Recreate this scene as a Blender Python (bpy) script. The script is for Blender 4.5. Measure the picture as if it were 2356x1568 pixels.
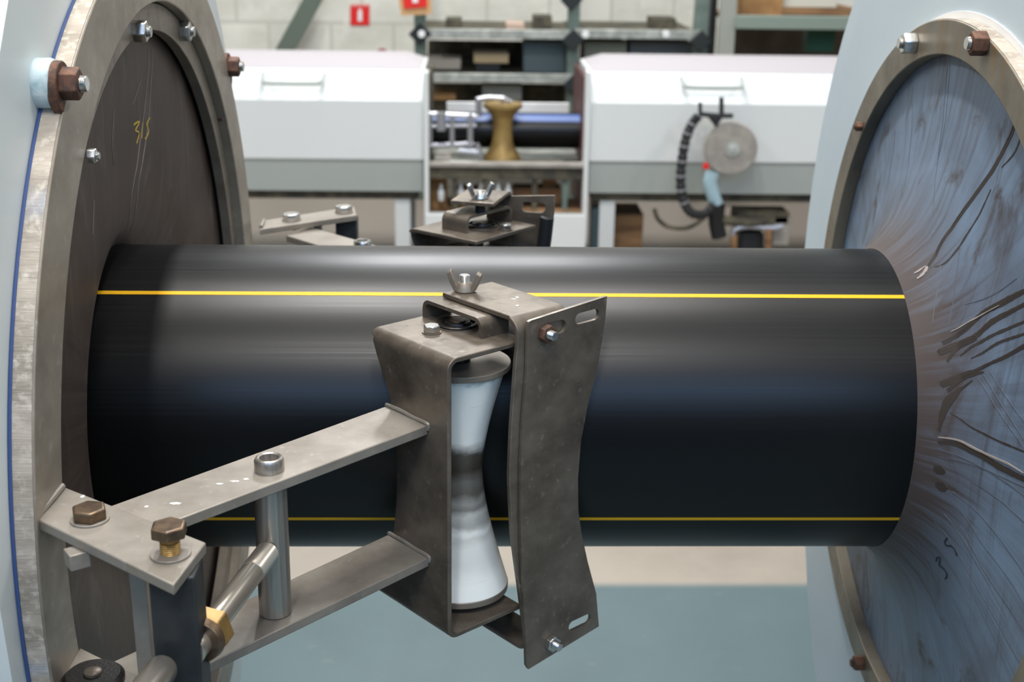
import bpy, bmesh, math, random
from mathutils import Vector, Matrix
random.seed(7)
PI = math.pi
for o in list(bpy.data.objects): bpy.data.objects.remove(o)
scene = bpy.context.scene
COL = scene.collection
# ------------------------------------------------------------------ camera
# origin = the pipe's axis, x along the pipe, z up; floor at z = FL
FL = -1.05
F_PX, CAM = 2939.33, Vector((-.08128, -1.26566, .48069))
PITCH, YAW, ROLL = .32002, .03161, .01422
FW = Vector((math.sin(YAW)*math.cos(PITCH), math.cos(YAW)*math.cos(PITCH), -math.sin(PITCH)))
R0 = Vector((math.cos(YAW), -math.sin(YAW), 0)); U0 = R0.cross(FW)
RT = math.cos(ROLL)*R0 + math.sin(ROLL)*U0
UP = -math.sin(ROLL)*R0 + math.cos(ROLL)*U0
cd = bpy.data.cameras.new('camera'); cam = bpy.data.objects.new('camera', cd); COL.objects.link(cam)
cam.matrix_world = Matrix(((RT.x, UP.x, -FW.x, CAM.x), (RT.y, UP.y, -FW.y, CAM.y), (RT.z, UP.z, -FW.z, CAM.z), (0, 0, 0, 1)))
cd.sensor_width = 36; cd.lens = F_PX/2356*36; cd.clip_start = .05; cd.clip_end = 60
cd.dof.use_dof = True; cd.dof.focus_distance = 1.06; cd.dof.aperture_fstop = 9.0
scene.camera = cam
# ------------------------------------------------------------------ light
vs = scene.view_settings
vs.view_transform = 'Standard'; vs.look = 'None'; vs.gamma = 1; vs.exposure = 0; vs.use_curve_mapping = False
w = bpy.data.worlds.new('hall'); scene.world = w; w.use_nodes = True
wn = w.node_tree; bg = wn.nodes['Background']
wtc = wn.nodes.new('ShaderNodeTexCoord'); wsp = wn.nodes.new('ShaderNodeSeparateXYZ'); wcr = wn.nodes.new('ShaderNodeValToRGB')   # dim hall: bright roof, darker walls, dark floor
wmr = wn.nodes.new('ShaderNodeMapRange'); wmr.inputs['From Min'].default_value = -1; wmr.inputs['From Max'].default_value = 1
wn.links.new(wtc.outputs['Generated'], wsp.inputs[0]); wn.links.new(wsp.outputs['Z'], wmr.inputs['Value']); wn.links.new(wmr.outputs['Result'], wcr.inputs['Fac']); wn.links.new(wcr.outputs['Color'], bg.inputs[0])
wcr.color_ramp.elements[0].position = .42; wcr.color_ramp.elements[0].color = (.12, .125, .13, 1); wcr.color_ramp.elements[1].position = .75; wcr.color_ramp.elements[1].color = (1, 1, 1, 1)
q_ = wcr.color_ramp.elements.new(.53); q_.color = (.36, .38, .41, 1)
q_ = wcr.color_ramp.elements.new(.63); q_.color = (.85, .88, .90, 1)
bg.inputs[1].default_value = .37
def area(name, loc, size, power, col=(1, .975, .94), aim=None):
    l = bpy.data.lights.new(name, 'AREA'); l.shape = 'RECTANGLE'; l.size, l.size_y = size
    l.energy = power; l.color = col
    o = bpy.data.objects.new(name, l); COL.objects.link(o); o.location = loc
    if aim is not None:
        o.rotation_euler = (Vector(aim)-Vector(loc)).to_track_quat('-Z', 'Y').to_euler()
    return o
# short roof tubes across the line; the two outer columns are added background fill
for x, w0, w1, w2 in ((-.47, 1.2, 1.75, 1.25), (.28, .75, 1.3, .95), (-3.4, .9, .9, 1.4), (3.6, .8, .9, 1.4)):
    area('ceiling_and_fill_light', (x, .30, 3.3), (.16, 1.0), 62*w0)
    area('ceiling_and_fill_light', (x, 4.6, 3.5), (.20, 1.6), 56*w1, (.97, .98, 1.0))
    area('ceiling_and_fill_light', (x, -2.6, 3.3), (.16, 1.4), 46*w2)
area('window_light', (0.5, -7.5, 3.6), (9, 1.6), 220, (.28, .55, 1.0), (0, 0, 0))

# ------------------------------------------------------------------ pixel rays (used only to survey points at their real depth)
def ray(px, py): return (FW + RT*((px-1178)/F_PX) - UP*((py-784)/F_PX)).normalized()
def on(px, py, P0, n):
    d = ray(px, py); n = Vector(n); return CAM + d*(((Vector(P0)-CAM).dot(n))/d.dot(n))
def onX(px, py, X): return on(px, py, (X, 0, 0), (1, 0, 0))
def onY(px, py, Y): return on(px, py, (0, Y, 0), (0, 1, 0))
def onZ(px, py, Z): return on(px, py, (0, 0, Z), (0, 0, 1))
# ------------------------------------------------------------------ object helpers
def tag(o, label=None, cat=None, group=None, kind=None):
    if label: o['label'] = label
    if cat: o['category'] = cat
    if group: o['group'] = group
    if kind: o['kind'] = kind
    return o
def thing(name, label, cat, loc=(0, 0, 0), group=None):
    o = bpy.data.objects.new(name, None); COL.objects.link(o); o.location = loc; o.empty_display_size = .05
    o['wl'] = list(loc); return tag(o, label, cat, group)
def wloc(p):
    v = Vector((0, 0, 0))
    while p is not None: v += p.location; p = p.parent
    return v
def smooth_angle(me, deg=35):
    for p in me.polygons: p.use_smooth = True
    try: me.set_sharp_from_angle(angle=math.radians(deg))
    except Exception: pass
def obj(name, bm, mat, parent=None, bevel=0, seg=2, label=None, T=None, origin=None):
    """bm in world coordinates; origin shifts the mesh so the object sits at its own place"""
    if T: 
        for v in bm.verts: v.co = T(v.co)
    bmesh.ops.remove_doubles(bm, verts=bm.verts, dist=1e-6)
    bmesh.ops.recalc_face_normals(bm, faces=bm.faces)
    c = sum((v.co for v in bm.verts), Vector())/max(1, len(bm.verts))
    base = wloc(parent) if parent else Vector((0, 0, 0))
    for v in bm.verts: v.co -= c
    me = bpy.data.meshes.new(name); bm.to_mesh(me); bm.free(); smooth_angle(me)
    o = bpy.data.objects.new(name, me); COL.objects.link(o); me.materials.append(mat)
    o.parent = parent; o.location = c-base
    if bevel:
        m = o.modifiers.new('edge', 'BEVEL'); m.width = bevel; m.segments = seg; m.limit_method = 'ANGLE'; m.angle_limit = math.radians(40); m.harden_normals = False
    if label: o['label'] = label
    return o
def B(): return bmesh.new()
def quadface(bm, vs):
    try: return bm.faces.new(vs)
    except ValueError: return None
def add_box(bm, c, s, rot=None):
    c = Vector(c); h = Vector(s)/2; vv = []
    for x in (-1, 1):
        for y in (-1, 1):
            for z in (-1, 1):
                v = Vector((x*h.x, y*h.y, z*h.z))
                if rot is not None: v = rot @ v
                vv.append(bm.verts.new(c+v))
    for f in ((0, 1, 3, 2), (4, 6, 7, 5), (0, 4, 5, 1), (2, 3, 7, 6), (0, 2, 6, 4), (1, 5, 7, 3)): quadface(bm, [vv[i] for i in f])
    return bm
def rotz(a): return Matrix.Rotation(a, 3, 'Z')
def add_prism(bm, pts, off):
    """polygon of 3-D points extruded by vector off"""
    off = Vector(off); a = [bm.verts.new(Vector(p)) for p in pts]; b = [bm.verts.new(Vector(p)+off) for p in pts]
    quadface(bm, a); quadface(bm, b[::-1])
    for i in range(len(a)): j = (i+1) % len(a); quadface(bm, [a[i], b[i], b[j], a[j]])
    return bm
def basis(ax):
    ax = Vector(ax).normalized(); t = Vector((0, 0, 1)) if abs(ax.z) < .9 else Vector((1, 0, 0))
    u = ax.cross(t).normalized(); return ax, u, ax.cross(u)
def add_lathe(bm, base, ax, prof, n=48, closed=True, phase=0):
    """prof: (height along axis, radius)"""
    ax, u, v = basis(ax); base = Vector(base); rings = []
    for h, r in prof:
        rings.append([bm.verts.new(base+ax*h+(u*math.cos(2*PI*k/n+phase)+v*math.sin(2*PI*k/n+phase))*r) for k in range(n)] if r > 1e-7 else [bm.verts.new(base+ax*h)])
    m = len(rings); rng = range(m if closed == 'loop' else m-1)
    for i in rng:
        a, b = rings[i], rings[(i+1) % m]
        for k in range(n):
            l = (k+1) % n
            if len(a) == 1 and len(b) == 1: continue
            if len(a) == 1: quadface(bm, [a[0], b[k], b[l]])
            elif len(b) == 1: quadface(bm, [a[k], b[0], a[l]])
            else: quadface(bm, [a[k], b[k], b[l], a[l]])
    if closed is True:
        for r in (rings[0], rings[-1]):
            if len(r) > 2: quadface(bm, r)
    return bm
def add_cyl(bm, a, b, r, n=32, r2=None):
    a, b = Vector(a), Vector(b); return add_lathe(bm, a, b-a, [(0, r), ((b-a).length, r if r2 is None else r2)], n)
def add_ring(bm, base, ax, h, ro, ri, n=48): return add_lathe(bm, base, ax, [(0, ri), (0, ro), (h, ro), (h, ri)], n, 'loop')
def add_tube(bm, pts, r, n=12, cap=True):
    pts = [Vector(p) for p in pts]; rings = []; prev = None
    for i, p in enumerate(pts):
        t = (pts[min(i+1, len(pts)-1)]-pts[max(i-1, 0)]).normalized()
        if prev is None: _, u, _ = basis(t)
        else: u = (prev-t*prev.dot(t)).normalized()
        prev = u; v = t.cross(u); rr = r[i] if isinstance(r, (list, tuple)) else r
        rings.append([bm.verts.new(p+(u*math.cos(2*PI*k/n)+v*math.sin(2*PI*k/n))*rr) for k in range(n)])
    for a, b in zip(rings, rings[1:]):
        for k in range(n): quadface(bm, [a[k], b[k], b[(k+1) % n], a[(k+1) % n]])
    if cap: quadface(bm, rings[0][::-1]); quadface(bm, rings[-1])
    return bm
def smooth(pts, n=8):
    """Catmull-Rom through points"""
    P = [Vector(p) for p in pts]; P = [2*P[0]-P[1]]+P+[2*P[-1]-P[-2]]; out = []
    for i in range(1, len(P)-2):
        for k in range(n):
            t = k/n; a, b, c, d = P[i-1:i+3]
            out.append(.5*((2*b)+(c-a)*t+(2*a-5*b+4*c-d)*t*t+(3*b-a-3*c+d)*t**3))
    return out+[P[-2]]
def add_hex(bm, c, ax, r, h, phase=0, cham=.12):
    """hexagon head: r = across corners / 2"""
    ax = Vector(ax).normalized()
    return add_lathe(bm, c, ax, [(0, r*.97), (h*.1, r), (h*(1-cham), r), (h, r*.90), (h, 0)], 6, True, phase)
def add_thread(bm, a, b, r, pitch=.0012):
    a, b = Vector(a), Vector(b); L = (b-a).length; k = max(3, int(L/pitch)); prof = []
    for i in range(k): prof += [(i*L/k, r*.90), ((i+.5)*L/k, r)]
    prof += [(L, r*.86)]
    return add_lathe(bm, a, b-a, prof, 20)
def flat(loops, t, M, T=None):
    """plate with holes: loops of 2-D points (outer first), thickness t about z=0, placed with 4x4 M -> bmesh"""
    cu = bpy.data.curves.new('tmp', 'CURVE'); cu.dimensions = '2D'; cu.fill_mode = 'BOTH'; cu.extrude = t/2
    for lp in loops:
        s = cu.splines.new('POLY'); s.points.add(len(lp)-1); s.use_cyclic_u = True
        for p, q in zip(s.points, lp): p.co = (q[0], q[1], 0, 1)
    o = bpy.data.objects.new('tmp', cu); COL.objects.link(o)
    dg = bpy.context.evaluated_depsgraph_get(); me = bpy.data.meshes.new_from_object(o.evaluated_get(dg))
    bm = bmesh.new(); bm.from_mesh(me); bm.transform(M)
    bpy.data.objects.remove(o); bpy.data.curves.remove(cu); bpy.data.meshes.remove(me)
    bmesh.ops.remove_doubles(bm, verts=bm.verts, dist=1e-5)
    return bm
def slot(c, d, L, r, n=8):
    """stadium outline, centre c, unit direction d (2-D), overall length L, half width r"""
    c = Vector(c); d = Vector(d).normalized(); q = Vector((-d.y, d.x)); e = L/2-r; out = []
    for k in range(n+1): a = -PI/2+PI*k/n; out.append(c+d*(e+r*math.cos(a))+q*r*math.sin(a))
    for k in range(n+1): a = PI/2+PI*k/n; out.append(c+d*(-e+r*math.cos(a))+q*r*math.sin(a))
    return out
# ------------------------------------------------------------------ materials
def mat(name, col, rough=.5, metal=0, spec=.5, noise=None, bump=None, emit=None, rnoise=None, coat=0, trans=0, sss=0):
    """noise=(scale vec, colour2, lo, hi); bump=(scale vec, strength, distance); rnoise=(scale, amount)"""
    m = bpy.data.materials.new(name); m.use_nodes = True; nt = m.node_tree; N = nt.nodes; L = nt.links
    b = N['Principled BSDF']; b.inputs['Roughness'].default_value = rough; b.inputs['Metallic'].default_value = metal
    b.inputs['Specular IOR Level'].default_value = spec; b.inputs['Base Color'].default_value = (*col, 1)
    b.inputs['Coat Weight'].default_value = coat
    if sss: b.inputs['Subsurface Weight'].default_value = sss; b.inputs['Subsurface Radius'].default_value = (.01, .012, .014); b.inputs['Subsurface Scale'].default_value = .5
    tc = N.new('ShaderNodeNewGeometry')
    def ns(scale, detail=6, dist=0, rg=.6):
        mp = N.new('ShaderNodeVectorMath'); mp.operation = 'MULTIPLY'; mp.inputs[1].default_value = scale if hasattr(scale, '__len__') else (scale,)*3
        L.new(tc.outputs['Position'], mp.inputs[0]); n = N.new('ShaderNodeTexNoise'); n.inputs['Scale'].default_value = 1
        n.inputs['Detail'].default_value = detail; n.inputs['Roughness'].default_value = rg; n.inputs['Distortion'].default_value = dist
        L.new(mp.outputs[0], n.inputs['Vector']); return n.outputs['Fac']
    def mixc(fac, a, bcol):
        x = N.new('ShaderNodeMix'); x.data_type = 'RGBA'
        L.new(fac, x.inputs['Factor'])
        for sock, v in ((x.inputs['A'], a), (x.inputs['B'], bcol)):
            if hasattr(v, 'is_output'): L.new(v, sock)
            else: sock.default_value = (*v, 1)
        return x.outputs['Result']
    def ramp(fac, lo, hi):
        r = N.new('ShaderNodeMapRange'); L.new(fac, r.inputs['Value']); r.inputs['From Min'].default_value = lo; r.inputs['From Max'].default_value = hi; return r.outputs['Result']
    c = None
    if noise:
        for sc, c2, lo, hi in (noise if isinstance(noise, list) else [noise]):
            c = mixc(ramp(ns(sc), lo, hi), c if c is not None else col, c2)
        L.new(c, b.inputs['Base Color'])
    if rnoise:
        r = ramp(ns(rnoise[0]), .3, .7); q = N.new('ShaderNodeMapRange'); L.new(r, q.inputs['Value'])
        q.inputs['To Min'].default_value = max(0, rough-rnoise[1]); q.inputs['To Max'].default_value = rough+rnoise[1]; L.new(q.outputs['Result'], b.inputs['Roughness'])
    if bump:
        bp = N.new('ShaderNodeBump'); bp.inputs['Strength'].default_value = bump[1]; bp.inputs['Distance'].default_value = bump[2]
        L.new(ns(bump[0], 4), bp.inputs['Height']); L.new(bp.outputs['Normal'], b.inputs['Normal'])
    if emit: b.inputs['Emission Color'].default_value = (*emit[0], 1); b.inputs['Emission Strength'].default_value = emit[1]
    m['fn'] = 0
    return m, (N, L, b, tc, ns, mixc, ramp)
def M(*a, **k): return mat(*a, **k)[0]
steel = M('raw_steel', (.27, .232, .185), .42, .4, .5, noise=[((14, 14, 30), (.18, .15, .118), .35, .7), (90, (.33, .29, .24), .62, .8)], rnoise=((60, 60, 60), .10), bump=(400, .08, .0004))
steel_dk = M('weathered_steel', (.215, .180, .140), .38, .5, .5, noise=[((16, 16, 22), (.095, .076, .058), .36, .70), (120, (.30, .26, .21), .6, .78)], rnoise=((70, 70, 70), .12), bump=(500, .1, .0004))
steel_lt = M('pale_mill_steel', (.285, .255, .215), .46, .3, .5, noise=[((20, 20, 20), (.19, .165, .135), .38, .7), (130, (.35, .32, .28), .6, .8)], bump=(400, .1, .0004))
steel_edge = M('flame_cut_edge', (.47, .41, .34), .6, .2, .4, noise=[((8, 8, 60), (.30, .26, .21), .4, .62), (140, (.60, .54, .46), .5, .7), ((3, 5, 9), (.33, .37, .44), .60, .70)], bump=((60, 60, 700), .5, .001))
ringsteel = M('clamp_ring_steel', (.36, .315, .255), .42, .35, .5, noise=[((7, 7, 16), (.24, .205, .165), .36, .68), ((60, 60, 90), (.43, .385, .32), .58, .8), ((5, 60, 9), (.27, .21, .15), .62, .80)], rnoise=((40, 40, 40), .10), bump=(300, .08, .0004))
turned = M('turned_steel', (.50, .46, .41), .30, .75, .5, noise=((160, 160, 3), (.25, .235, .21), .35, .65), bump=((900, 900, 3), .12, .0004))
chrome = M('chrome_rod', (.62, .56, .48), .24, .85, .5)
zinc = M('zinc_plated', (.62, .62, .60), .25, .95, .5, noise=(300, (.45, .44, .41), .4, .7))
brass = M('brass', (.34, .215, .075), .42, .7, .5, noise=(80, (.26, .155, .05), .4, .7))
bronze = M('bronze_bolt', (.17, .115, .07), .36, .75, .5, noise=(120, (.08, .055, .04), .4, .7))
rust = M('rusty_bolt', (.16, .075, .045), .62, .35, .4, noise=(150, (.07, .045, .035), .4, .65), bump=(500, .3, .001))
blacksteel = M('black_grease', (.012, .011, .010), .38, .3, .5, noise=(220, (.03, .026, .02), .55, .75), bump=(500, .4, .0008))
dark = M('dark_painted_steel', (.03, .034, .036), .5, .3, .4, noise=(30, (.016, .018, .02), .4, .7))
tankpaint = M('pale_blue_paint', (.55, .64, .69), .42, 0, .5, noise=[((2.5, 3, 3), (.50, .60, .66), .4, .7)], bump=(160, .06, .0006))
tankpaint_l = M('pale_grey_paint', (.66, .70, .69), .38, 0, .5, noise=[((2.5, 3, 5), (.60, .66, .66), .4, .7)], bump=(60, .06, .0008))
bluepaint = M('dark_blue_paint', (.035, .075, .22), .5, 0, .5)
white = M('machine_white', (.73, .755, .735), .5, 0, .4)
grn = M('machine_grey_green', (.42, .46, .43), .5, 0, .4)
lilac = M('hood_top', (.46, .43, .44), .6, 0, .3)
rackgreen = M('rack_green', (.17, .22, .185), .5, .1, .4, noise=(20, (.13, .17, .145), .4, .6))
rackdark = M('rack_node', (.02, .024, .024), .5, .1, .4)
beam_m = M('galvanised_beam', (.52, .53, .48), .4, .4, .5, noise=(14, (.32, .33, .29), .4, .6))
card = M('cardboard', (.44, .25, .10), .8, 0, .3, noise=(18, (.30, .16, .065), .4, .65))
wood = M('pallet_wood', (.33, .19, .09), .8, 0, .3, noise=((4, 4, 40), (.18, .10, .05), .4, .65))
khaki = M('khaki_part', (.13, .115, .075), .7, 0, .3, noise=(12, (.055, .05, .038), .4, .6))
blackr = M('black_rubber', (.012, .013, .014), .5, 0, .5)
red = M('sign_red', (.75, .02, .015), .4, 0, .4)
signwhite = M('sign_white', (.85, .85, .83), .5, 0, .4)
green = M('dark_green_plastic', (.008, .07, .035), .5, 0, .4)
redmem = M('dark_red_seal', (.10, .035, .035), .55, 0, .4)
greyal = M('grey_aluminium', (.40, .40, .42), .35, .6, .5)
stone = M('grey_wheel', (.36, .335, .29), .6, .1, .4, noise=(20, (.28, .26, .23), .4, .6))
ctl = M('corner_light_blue', (.35, .50, .55), .5)

# black pipe with fine lengthwise drawing lines
pipe_m, (N, L, b, tc, ns, mixc, ramp) = mat('black_polyethylene', (.0015, .0017, .002), .30, 0, .37)
f1 = ns((.35, 420, 420), 3); f2 = ns((.8, 60, 60), 4)
r = ramp(f1, .25, .75); q = N.new('ShaderNodeMapRange'); L.new(r, q.inputs['Value']); q.inputs['To Min'].default_value = .31; q.inputs['To Max'].default_value = .40
L.new(q.outputs['Result'], b.inputs['Roughness'])
bp = N.new('ShaderNodeBump'); bp.inputs['Strength'].default_value = .03; bp.inputs['Distance'].default_value = .0003
ad = N.new('ShaderNodeMath'); ad.operation = 'ADD'; L.new(f1, ad.inputs[0]); L.new(f2, ad.inputs[1]); L.new(ad.outputs[0], bp.inputs['Height']); L.new(bp.outputs['Normal'], b.inputs['Normal'])
yellow = M('yellow_stripe', (.80, .42, .010), .45, 0, .22)

def radial_mat(name, base, dirt, dlo, dhi, rough, streak_amt, extra):
    """rubber sheet: streaks that run down and away from the pipe"""
    m, (N, L, b, tc, ns, mixc, ramp) = mat(name, base, rough, 0, .35)
    sep = N.new('ShaderNodeSeparateXYZ'); L.new(tc.outputs['Position'], sep.inputs[0])
    def mt(op, a, bb=None):
        n = N.new('ShaderNodeMath'); n.operation = op
        for i, v in enumerate((a, bb)):
            if v is None: continue
            if isinstance(v, (int, float)): n.inputs[i].default_value = v
            else: L.new(v, n.inputs[i])
        return n.outputs[0]
    y, z = sep.outputs['Y'], sep.outputs['Z']
    ang = mt('ARCTAN2', y, z); rad = mt('SQRT', mt('ADD', mt('MULTIPLY', y, y), mt('MULTIPLY', z, z)))
    cb = N.new('ShaderNodeCombineXYZ'); L.new(mt('MULTIPLY', ang, 26), cb.inputs[0]); L.new(mt('MULTIPLY', rad, 2.2), cb.inputs[1])
    n1 = N.new('ShaderNodeTexNoise'); n1.inputs['Scale'].default_value = 1; n1.inputs['Detail'].default_value = 7; n1.inputs['Roughness'].default_value = .68; n1.inputs['Distortion'].default_value = .25
    L.new(cb.outputs[0], n1.inputs['Vector'])
    c = mixc(ramp(n1.outputs['Fac'], .45, .75), base, extra)
    c = mixc(ramp(ns((1, 9, 9), 8, .4), .42, .75), c, extra)
    c = mixc(ramp(ns((1, 90, 4), 5), .54, .86), c, dirt); c = mixc(ramp(ns((1, 22, 14), 7, .6), .56, .70), c, dirt)
    # worn ring of rubbed dirt next to the pipe, broken up by the streaks
    wob = mt('MULTIPLY', mt('SUBTRACT', n1.outputs['Fac'], .5), streak_amt)
    near = mt('ADD', rad, wob)
    c = mixc(ramp(near, dhi, dlo), c, dirt)
    L.new(c, b.inputs['Base Color'])
    bp = N.new('ShaderNodeBump'); bp.inputs['Strength'].default_value = .25; bp.inputs['Distance'].default_value = .0008; L.new(n1.outputs['Fac'], bp.inputs['Height']); L.new(bp.outputs['Normal'], b.inputs['Normal'])
    return m
seal_blue = radial_mat('blue_grey_rubber', (.165, .235, .33), (.062, .048, .045), .165, .235, .48, .15, (.105, .125, .165))
seal_brown = radial_mat('brown_rubber', (.058, .040, .031), (.085, .068, .060), .15, .22, .50, .14, (.034, .023, .018))
scr_dark = M('scratch_dark', (.036, .028, .023), .6); scr_mid = M('scratch_mid', (.085, .095, .12), .6); scr_lite = M('scratch_pale', (.30, .26, .23), .6)
dabw = M('dried_paint', (.50, .48, .44), .7)
ink = M('marker_ink', (.012, .02, .03), .6); chalk = M('yellow_chalk', (.62, .42, .06), .7)

# nylon roller: white, with grey rubbed-in dirt at the waist
nyl, (N, L, b, tc, ns, mixc, ramp) = mat('white_nylon', (.80, .84, .82), .36, 0, .5, sss=.06)
sep = N.new('ShaderNodeSeparateXYZ'); L.new(tc.outputs['Position'], sep.inputs[0])
cr = N.new('ShaderNodeValToRGB'); mp = N.new('ShaderNodeMapRange'); L.new(sep.outputs['Z'], mp.inputs['Value'])
mp.inputs['From Min'].default_value = -.125; mp.inputs['From Max'].default_value = .10
nz = ns((20, 20, 260), 4); nb = ns((30, 30, 60), 5)
ad = N.new('ShaderNodeMath'); ad.operation = 'MULTIPLY_ADD'; L.new(nb, ad.inputs[0]); ad.inputs[1].default_value = .09; L.new(mp.outputs['Result'], ad.inputs[2])
ad2 = N.new('ShaderNodeMath'); ad2.operation = 'SUBTRACT'; L.new(ad.outputs[0], ad2.inputs[0]); ad2.inputs[1].default_value = .045
L.new(ad2.outputs[0], cr.inputs['Fac'])
e = cr.color_ramp.elements; e[0].position = 0; e[0].color = (0, 0, 0, 1); e[1].position = 1; e[1].color = (.5, .5, .5, 1)
for pos, v in ((.03, .04), (.09, .06), (.17, .25), (.235, .20), (.275, .35), (.30, .12), (.33, .62), (.36, .45), (.39, .82), (.42, .70), (.46, .93), (.50, .88), (.56, 1), (.635, .97), (.655, .6), (.69, 0), (.955, 0), (.975, .6)):
    x = e.new(pos); x.color = (v, v, v, 1)
c1 = mixc(cr.outputs['Color'], (.94, .94, .87), (.055, .044, .030))
c1 = mixc(ramp(nz, .66, .95), c1, (.38, .37, .31))
L.new(c1, b.inputs['Base Color'])

# ------------------------------------------------------------------ setting
fl_m, (N, L, b, tc, ns, mixc, ramp) = mat('painted_floor', (.3, .4, .4), .42, 0, .4)
sep = N.new('ShaderNodeSeparateXYZ'); L.new(tc.outputs['Position'], sep.inputs[0])
yb = onZ(1300, 1347, FL).y
st = N.new('ShaderNodeMapRange'); L.new(sep.outputs['Y'], st.inputs['Value']); st.inputs['From Min'].default_value = yb-.01; st.inputs['From Max'].default_value = yb+.02
paint = mixc(ramp(ns(5), .35, .75), (.098, .150, .160), (.085, .130, .142)); paint = mixc(ramp(ns((14, 22, 14)), .66, .75), paint, (.16, .195, .195))
conc = mixc(ramp(ns(3.2), .35, .7), (.36, .32, .27), (.25, .22, .18)); conc = mixc(ramp(ns(2), .35, .7), conc, (.36, .32, .27))
s2_ = N.new('ShaderNodeMapRange'); L.new(sep.outputs['Y'], s2_.inputs['Value']); s2_.inputs['From Min'].default_value = 3.3; s2_.inputs['From Max'].default_value = 3.34
conc = mixc(s2_.outputs['Result'], conc, (.235, .20, .165))   # darker, browner floor tone towards the back
L.new(mixc(st.outputs['Result'], paint, conc), b.inputs['Base Color'])
bm = B(); add_box(bm, (0, 1, FL-.05), (14, 14, .1)); tag(obj('floor', bm, fl_m), kind='structure')
wl_m, (N, L, b, tc, ns, mixc, ramp) = mat('block_wall', (.60, .58, .50), .8, 0, .2)
br = N.new('ShaderNodeTexBrick'); sv = N.new('ShaderNodeVectorMath'); sv.operation = 'MULTIPLY'; sv.inputs[1].default_value = (1, 1, 1)
sx = N.new('ShaderNodeSeparateXYZ'); L.new(tc.outputs['Position'], sx.inputs[0]); cx = N.new('ShaderNodeCombineXYZ'); L.new(sx.outputs['X'], cx.inputs[0]); L.new(sx.outputs['Z'], cx.inputs[1])
L.new(cx.outputs[0], br.inputs['Vector']); br.inputs['Scale'].default_value = 1; br.inputs['Brick Width'].default_value = .42; br.inputs['Row Height'].default_value = .21; br.inputs['Mortar Size'].default_value = .012
br.inputs['Color1'].default_value = (.82, .80, .70, 1); br.inputs['Color2'].default_value = (.76, .745, .65, 1); br.inputs['Mortar'].default_value = (.62, .60, .52, 1)
c = mixc(ramp(ns((2.0, 2, 3.5), 6), .45, .75), br.outputs['Color'], (.56, .55, .46)); c = mixc(ramp(ns((9, 2, 5), 5), .6, .75), c, (.86, .85, .76)); L.new(c, b.inputs['Base Color'])
WY = 7.6
bm = B(); add_box(bm, (0, WY+.1, 1.6), (14, .2, 5.4)); tag(obj('wall_back', bm, wl_m), kind='structure')

# ------------------------------------------------------------------ pipe
R = .1575
XLP, XRP = -.449, .338
pipe = thing('plastic_pipe', 'thick black plastic pipe with yellow stripes running between the two tanks', 'pipe', (0, 0, 0))
bm = B(); add_lathe(bm, (-1.3, 0, 0), (1, 0, 0), [(0, R-.0178), (0, R), (2.6, R), (2.6, R-.0178)], 256, 'loop')
obj('pipe_wall', bm, pipe_m, pipe)
def stripe(px, py, half):
    # angle of the stripe: ray against the cylinder
    d = ray(px, py); a = d.y**2+d.z**2; bb = CAM.y*d.y+CAM.z*d.z; c = CAM.y**2+CAM.z**2-R*R; t = (-bb-math.sqrt(bb*bb-a*c))/a
    P = CAM+d*t; th = math.atan2(P.z, P.y); bm = B(); n = 4; rows = []
    for i in range(n+1):
        q = th-half+2*half*i/n; rr = R+.00025
        rows.append([bm.verts.new((x, rr*math.cos(q), rr*math.sin(q))) for x in (-1.29, 1.29)])
    for a_, b_ in zip(rows, rows[1:]): quadface(bm, [a_[0], a_[1], b_[1], b_[0]])
    e0 = [bm.verts.new((x, (R-.001)*math.cos(th), (R-.001)*math.sin(th))) for x in (-1.29, 1.29)]
    quadface(bm, [rows[0][0], rows[0][1], e0[1], e0[0]]); quadface(bm, [rows[-1][0], rows[-1][1], e0[1], e0[0]])
    obj('stripe', bm, yellow, pipe)
stripe(1141, 677.5, .0142); stripe(1250, 1192.5, .0142)

# ------------------------------------------------------------------ the two tank ends
XF = .3855
def flange_poly(side):
    pts = [(.0, .62), (.12, .60), (.24, .53), (.33, .44), (.373, .388), (.436, .293), (.466, .234), (.487, .129), (.488, .044), (.478, -.08), (.455, -.20), (.43, -.30), (.395, -.382), (.364, -.436), (.318, -.498), (.25, -.56), (.14, -.60), (0, -.62)]
    return pts+[(-y, z) for y, z in pts[-2:0:-1]]
def nutted_bolt(parent, X, y, z, sgn, r, h, stud, m, m2=None, phase=.3, washer=0, lab=None, name='hex_nut'):
    ax = (sgn, 0, 0); bm = B(); add_hex(bm, (X, y, z), ax, r, h, phase)
    o = obj(name, bm, m, parent, .0006, 1, lab)
    if stud:
        bm = B(); add_thread(bm, (X+sgn*h*.9, y, z), (X+sgn*(h+stud), y, z), r*.52); obj('stud', bm, m2 or m, o)
    return o
def on_front(pts, X): return [(onX(px, py, X).y, onX(px, py, X).z) for px, py in pts]
def seal_profile(sgn):
    # (x, r) from the clamping ring to the pipe, dragged to the left by the moving pipe
    if sgn > 0:   # left tank, faces +x
        return [(-.413, .40), (-.413, .372), (-.412, .34), (-.414, .29), (-.418, .24), (-.425, .205), (-.432, .182), (-.440, .168), (-.449, R+.0004)]
    return [(.401, .38), (.401, .352), (.399, .33), (.395, .29), (.388, .25), (.379, .215), (.368, .190), (.354, .172), (.338, R+.0004)]
def seal_x(prof, r):
    for (xa, ra), (xb, rb) in zip(prof, prof[1:]):
        if rb <= r <= ra: return xa+(xb-xa)*(ra-r)/(ra-rb)
    return prof[0][0]
def on_seal(px, py, prof):
    X = prof[1][0]
    for _ in range(25):
        P = onX(px, py, X); X = X*.5+.5*seal_x(prof, max(R+.001, min(.37, math.hypot(P.y, P.z))))
    return onX(px, py, X)
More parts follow.
